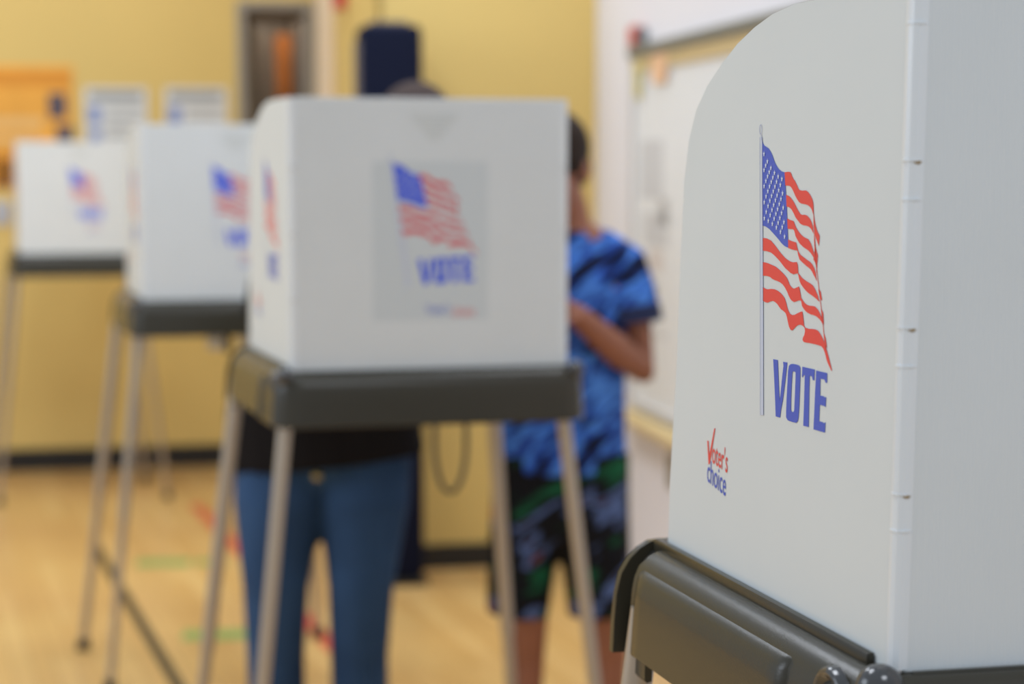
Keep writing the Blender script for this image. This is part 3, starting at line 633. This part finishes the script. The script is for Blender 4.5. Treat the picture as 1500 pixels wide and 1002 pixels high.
# ------------------------------------------------------------------ people
def hand(bm, wrist, d, palm_n, thumb_side, size=1.0, curl=.5):
    """palm and five separate bent fingers; d points along the hand, palm_n out of the palm"""
    d = Vector(d).normalized(); n = Vector(palm_n); n = (n - d * n.dot(d)).normalized(); s = d.cross(n) * thumb_side
    w = Vector(wrist)
    tube([w - d * .02 * size, w + d * .03 * size, w + d * .085 * size], [(.024 * size, .017 * size), (.034 * size, .016 * size), (.038 * size, .013 * size)], 12, side=s, bm=bm)
    for k, (ln, off) in enumerate(((.070, .029), (.078, .010), (.073, -.010), (.057, -.029))):
        p = w + d * (.085 - abs(k - 1.2) * .003) * size + s * off * size
        dd = (d + s * off * 1.6).normalized(); P = [p - dd * .015 * size, p]
        ang = 0
        for frac, c in ((.45, curl), (.30, curl * 1.1), (.25, curl * .8)):
            ang += c; v = dd * math.cos(ang) + n * math.sin(ang)
            P.append(P[-1] + v * ln * frac * size)
        tube(P, [.0088 * size, .0088 * size, .0080 * size, .0072 * size, .0062 * size], 8, side=s, bm=bm)
    p = w + d * .028 * size + s * .028 * size
    t1 = (d * .6 + s * .75 + n * .35).normalized(); t2 = (d * .9 + s * .25 + n * .35).normalized()
    tube([p - t1 * .01, p, p + t1 * .034 * size, p + t1 * .034 * size + t2 * .028 * size, p + t1 * .034 * size + t2 * .048 * size], [.0125 * size, .0125 * size, .0105 * size, .0092 * size, .007 * size], 8, side=n, bm=bm)
def head(bm, c, rot, w=.075, dp=.095, h=.115):
    """skull, jaw, nose, brows, ears; rot turns local (x side, -y face, z up)"""
    R = rot.to_4x4()
    def B(p, r): ball(bm, Vector(c) + rot @ Vector(p), r, R)
    B((0, .008, .022), (w, dp * .98, h * .80)); B((0, -.018, -.03), (w * .80, dp * .78, h * .72)); B((0, -.05, -.085), (w * .40, dp * .35, h * .24))
    B((0, -dp * .97, -.008), (.011, .014, .026)); B((0, -dp * 1.08, -.026), (.014, .013, .011))
    B((0, -dp * .88, .030), (w * .55, .008, .009)); B((0, -dp * .86, -.058), (.024, .010, .009))
    for s in (-1, 1): B((s * w * 1.0, .010, -.008), (.009, .018, .030))
def face_bits(parent, c, rot, dp=.095):
    for s in (-1, 1):
        bm = bmesh.new(); ball(bm, Vector(c) + rot @ Vector((s * .031, -dp * .80 + .0085, .004)), (.0125, .0125, .0105)); e = from_bm('eye', bm, M['eye'], parent, True)
        bm = bmesh.new(); ball(bm, Vector(c) + rot @ Vector((s * .031, -dp * .80 - .0030, .003)), (.0052, .0022, .0052)); from_bm('iris', bm, M['iris'], e, True)
    bm = bmesh.new(); ball(bm, Vector(c) + rot @ Vector((0, -dp * .90 - .006, -.058)), (.022, .006, .0065)); from_bm('mouth', bm, M['lip'], parent, True)
def hair(name, parent, c, rot, m, w=.075, dp=.095, h=.115, low=-.05):
    bm = bmesh.new(); R = rot.to_4x4()
    def B(p, r): ball(bm, Vector(c) + rot @ Vector(p), r, R)
    B((0, .014, .034), (w * 1.10, dp * 1.06, h * .80)); B((0, .030, low + .03), (w * 1.0, dp * .78, h * .50))
    for s in (-1, 1): B((s * w * .88, .0, .022), (w * .22, dp * .55, h * .34))
    return fused(name, bm, m, .006, parent, 3)
# --- adult bending over the booth, facing the camera
ad = empty('person', (-.41, 4.12, 0), 0, 'adult in black top and blue jeans standing bowed behind the used booth', 'person')
def A(x, y, z): return Vector((x + .41, y - 4.12, z))
rotA = Matrix.Rotation(math.radians(6), 3, 'Y') @ Matrix.Rotation(math.radians(38), 3, 'X')
hc = A(-.198, 3.86, 1.412)
bm = bmesh.new()
tube([A(-.41, 4.15, .84), A(-.40, 4.15, .95), A(-.36, 4.11, 1.08), A(-.31, 4.04, 1.22), A(-.27, 3.99, 1.31)], [(.165, .115), (.145, .10), (.15, .105), (.165, .11), (.11, .08)], 18, side=(1, 0, 0), bm=bm)
tube([A(-.27, 3.99, 1.30), A(-.235, 3.92, 1.36), hc], [.062, .052, .055], bm=bm)
head(bm, hc, rotA)
for hx, kx, ax in ((-.50, -.512, -.515), (-.318, -.328, -.332)):
    tube([A(hx, 4.15, .86), A((hx + kx) / 2, 4.13, .66), A(kx, 4.11, .46), A(ax, 4.14, .30), A(ax, 4.16, .09)], [.088, .075, .054, .052, .038], bm=bm)
    tube([A(ax, 4.19, .05), A(ax, 4.10, .045), A(ax, 4.02, .03)], [(.034, .04), (.04, .032), (.042, .022)], side=(1, 0, 0), bm=bm)
for sgn, sh, el, wr in ((-1, A(-.46, 4.02, 1.27), A(-.50, 3.90, 1.08), A(-.36, 3.68, 1.055)), (1, A(-.13, 3.99, 1.26), A(-.06, 3.86, 1.085), A(-.15, 3.66, 1.055))):
    tube([A(-.29, 4.02, 1.27), sh, sh.lerp(el, .5), el, el.lerp(wr, .4), wr], [.06, .052, .045, .040, .038, .027], bm=bm)
    hand(bm, wr, Vector((.02 * -sgn, -1, -.12)), (0, -.12, -1), -sgn, .95, .30)
body = fused('body', bm, M['skin1'], .006, ad, 5)
face_bits(ad, hc, rotA)
hair('hair', ad, hc, rotA, M['hair1'])
bm = bmesh.new()
for hx, kx, ax in ((-.502, -.516, -.520), (-.318, -.330, -.336)):
    tube([A(hx, 4.15, .90), A(hx, 4.15, .80), A((hx + kx) / 2, 4.13, .64), A(kx, 4.11, .46), A(ax, 4.13, .30), A(ax, 4.16, .06)], [.098, .104, .100, .072, .064, .062], 18, bm=bm, round_ends=False)
tube([A(-.408, 4.15, .76), A(-.41, 4.15, .86), A(-.41, 4.14, .92)], [(.17, .11), (.188, .125), (.150, .100)], 20, side=(1, 0, 0), bm=bm)
jn = fused('jeans', bm, M['jeans'], .007, ad, 4)
bm = bmesh.new(); ball(bm, A(-.415, 4.026, .715), (.010, .006, .010)); from_bm('brass_button', bm, M['brass'], ad, True)
bm = bmesh.new()
tube([A(-.405, 4.15, .730), A(-.416, 4.15, .84), A(-.40, 4.15, .95), A(-.36, 4.10, 1.10), A(-.31, 4.03, 1.24), A(-.28, 3.99, 1.30)], [(.218, .145), (.212, .142), (.172, .122), (.172, .122), (.180, .122), (.10, .08)], 22, side=(1, 0, 0), bm=bm, round_ends=False)
for sh, el, wr in ((A(-.46, 4.02, 1.27), A(-.50, 3.90, 1.08), A(-.36, 3.68, 1.055)), (A(-.13, 3.99, 1.26), A(-.06, 3.86, 1.085), A(-.15, 3.66, 1.055))):
    tube([A(-.29, 4.02, 1.27), sh, sh.lerp(el, .5), el, el.lerp(wr, .75)], [.07, .065, .058, .053, .042], bm=bm)
fused('black_top', bm, M['blackcloth'], .007, ad, 4)
def shoes(par, T, spots, m, sc=1.0):
    for x, y in spots:
        bm = bmesh.new()
        tube([T(x, y + .055 * sc, .055 * sc), T(x, y - .03 * sc, .055 * sc), T(x, y - .13 * sc, .036 * sc)], [(.042 * sc, .040 * sc), (.045 * sc, .040 * sc), (.044 * sc, .026 * sc)], 14, side=(1, 0, 0), bm=bm)
        tube([T(x, y + .03 * sc, .05 * sc), T(x, y + .03 * sc, .11 * sc)], [.044 * sc, .046 * sc], bm=bm)
        sh = fused('shoe', bm, m, .006, par, 3)
        bm = bmesh.new()
        tube([T(x, y + .06 * sc, .010), T(x, y - .04 * sc, .010), T(x, y - .14 * sc, .010)], [(.042 * sc, .010), (.046 * sc, .010), (.043 * sc, .010)], 14, side=(1, 0, 0), bm=bm)
        from_bm('sole', bm, M['sole'], sh, True)
shoes(ad, A, ((-.516, 4.15), (-.333, 4.15)), M['shoe'])
# --- boy in a blue jersey beside the booth
by = empty('person', (.11, 4.22, 0), 0, 'boy in blue patterned jersey and multicoloured shorts standing beside the used booth', 'person')
def K(x, y, z): return Vector((x - .11, y - 4.22, z))
rotB = Matrix.Rotation(math.radians(-28), 3, 'Z') @ Matrix.Rotation(math.radians(18), 3, 'X')
hb = K(.090, 4.17, 1.372)
bm = bmesh.new()
tube([K(.108, 4.22, .70), K(.11, 4.22, .82), K(.118, 4.22, 1.0), K(.128, 4.21, 1.12), K(.13, 4.21, 1.20)], [(.125, .085), (.115, .08), (.125, .085), (.135, .085), (.09, .06)], 18, side=(1, 0, 0), bm=bm)
tube([K(.132, 4.215, 1.18), K(.125, 4.20, 1.27), hb], [.052, .043, .046], bm=bm)
head(bm, hb, rotB, .070, .088, .108)
for hx, kx, ax in ((.045, .036, .030), (.185, .213, .216)):
    tube([K(hx, 4.22, .72), K((hx + kx) / 2, 4.21, .56), K(kx, 4.20, .40), K(ax, 4.235, .27), K(ax, 4.24, .08)], [.075, .062, .047, .045, .032], bm=bm)
    tube([K(ax, 4.27, .045), K(ax, 4.19, .04), K(ax, 4.12, .026)], [(.03, .034), (.035, .028), (.037, .02)], side=(1, 0, 0), bm=bm)
for sgn, sh, el, wr in ((1, K(.255, 4.215, 1.155), K(.283, 4.19, .925), K(.135, 4.04, 1.060)), (-1, K(-.005, 4.20, 1.155), K(-.06, 4.12, .96), K(.03, 3.98, 1.06))):
    tube([K(.13, 4.21, 1.165), sh, sh.lerp(el, .5), el, el.lerp(wr, .35), wr], [.05, .046, .039, .0365, .036, .024], bm=bm)
    hand(bm, wr, (wr - el).normalized() + Vector((0, -.2, .1)), Vector((-sgn, -.2, -.4)), sgn, .82, .45)
fused('body', bm, M['skin2'], .005, by, 5)
face_bits(by, hb, rotB, .088)
hair('hair', by, hb, rotB, M['hair2'], .070, .088, .108, -.045)
bm = bmesh.new()
tube([K(.104, 4.22, .700), K(.106, 4.22, .78), K(.112, 4.22, .90), K(.122, 4.22, 1.04), K(.130, 4.215, 1.14), K(.132, 4.215, 1.235)], [(.152, .112), (.148, .108), (.140, .102), (.144, .102), (.128, .092), (.064, .056)], 22, side=(1, 0, 0), bm=bm, round_ends=False)
for sh, el in ((K(.250, 4.215, 1.155), K(.285, 4.19, .925)), (K(.0, 4.20, 1.155), K(-.06, 4.12, .96))):
    tube([K(.14, 4.215, 1.200), K(.198, 4.215, 1.182) if sh.x > 0 else K(.06, 4.21, 1.182), sh, sh.lerp(el, .28), sh.lerp(el, .48)], [.05, .054, .052, .060, .062], 16, bm=bm, round_ends=False)
js = fused('jersey', bm, M['shirt'], .006, by, 4)
for sh, el in ((K(.250, 4.215, 1.155), K(.285, 4.19, .925)), (K(.0, 4.20, 1.155), K(-.06, 4.12, .96))):
    from_bm('sleeve_cuff', tube([sh.lerp(el, .40), sh.lerp(el, .56)], [.0635, .0645], 20, round_ends=False), M['navycloth'], by, auto=50)
bm = bmesh.new()
for hx, kx in ((.038, .012), (.178, .196)):
    tube([K(hx, 4.22, .74), K(hx, 4.22, .64), K((hx + kx) / 2, 4.215, .52), K(kx, 4.21, .375)], [(.084, .095), (.084, .098), (.078, .092), (.070, .086)], 18, side=(1, 0, 0), bm=bm, round_ends=False)
tube([K(.108, 4.22, .60), K(.108, 4.22, .72), K(.108, 4.22, .84)], [(.13, .098), (.140, .105), (.122, .092)], 20, side=(1, 0, 0), bm=bm)
fused('shorts', bm, M['shorts'], .006, by, 4)
shoes(by, K, ((.030, 4.235), (.216, 4.235)), M['shoe'], .85)
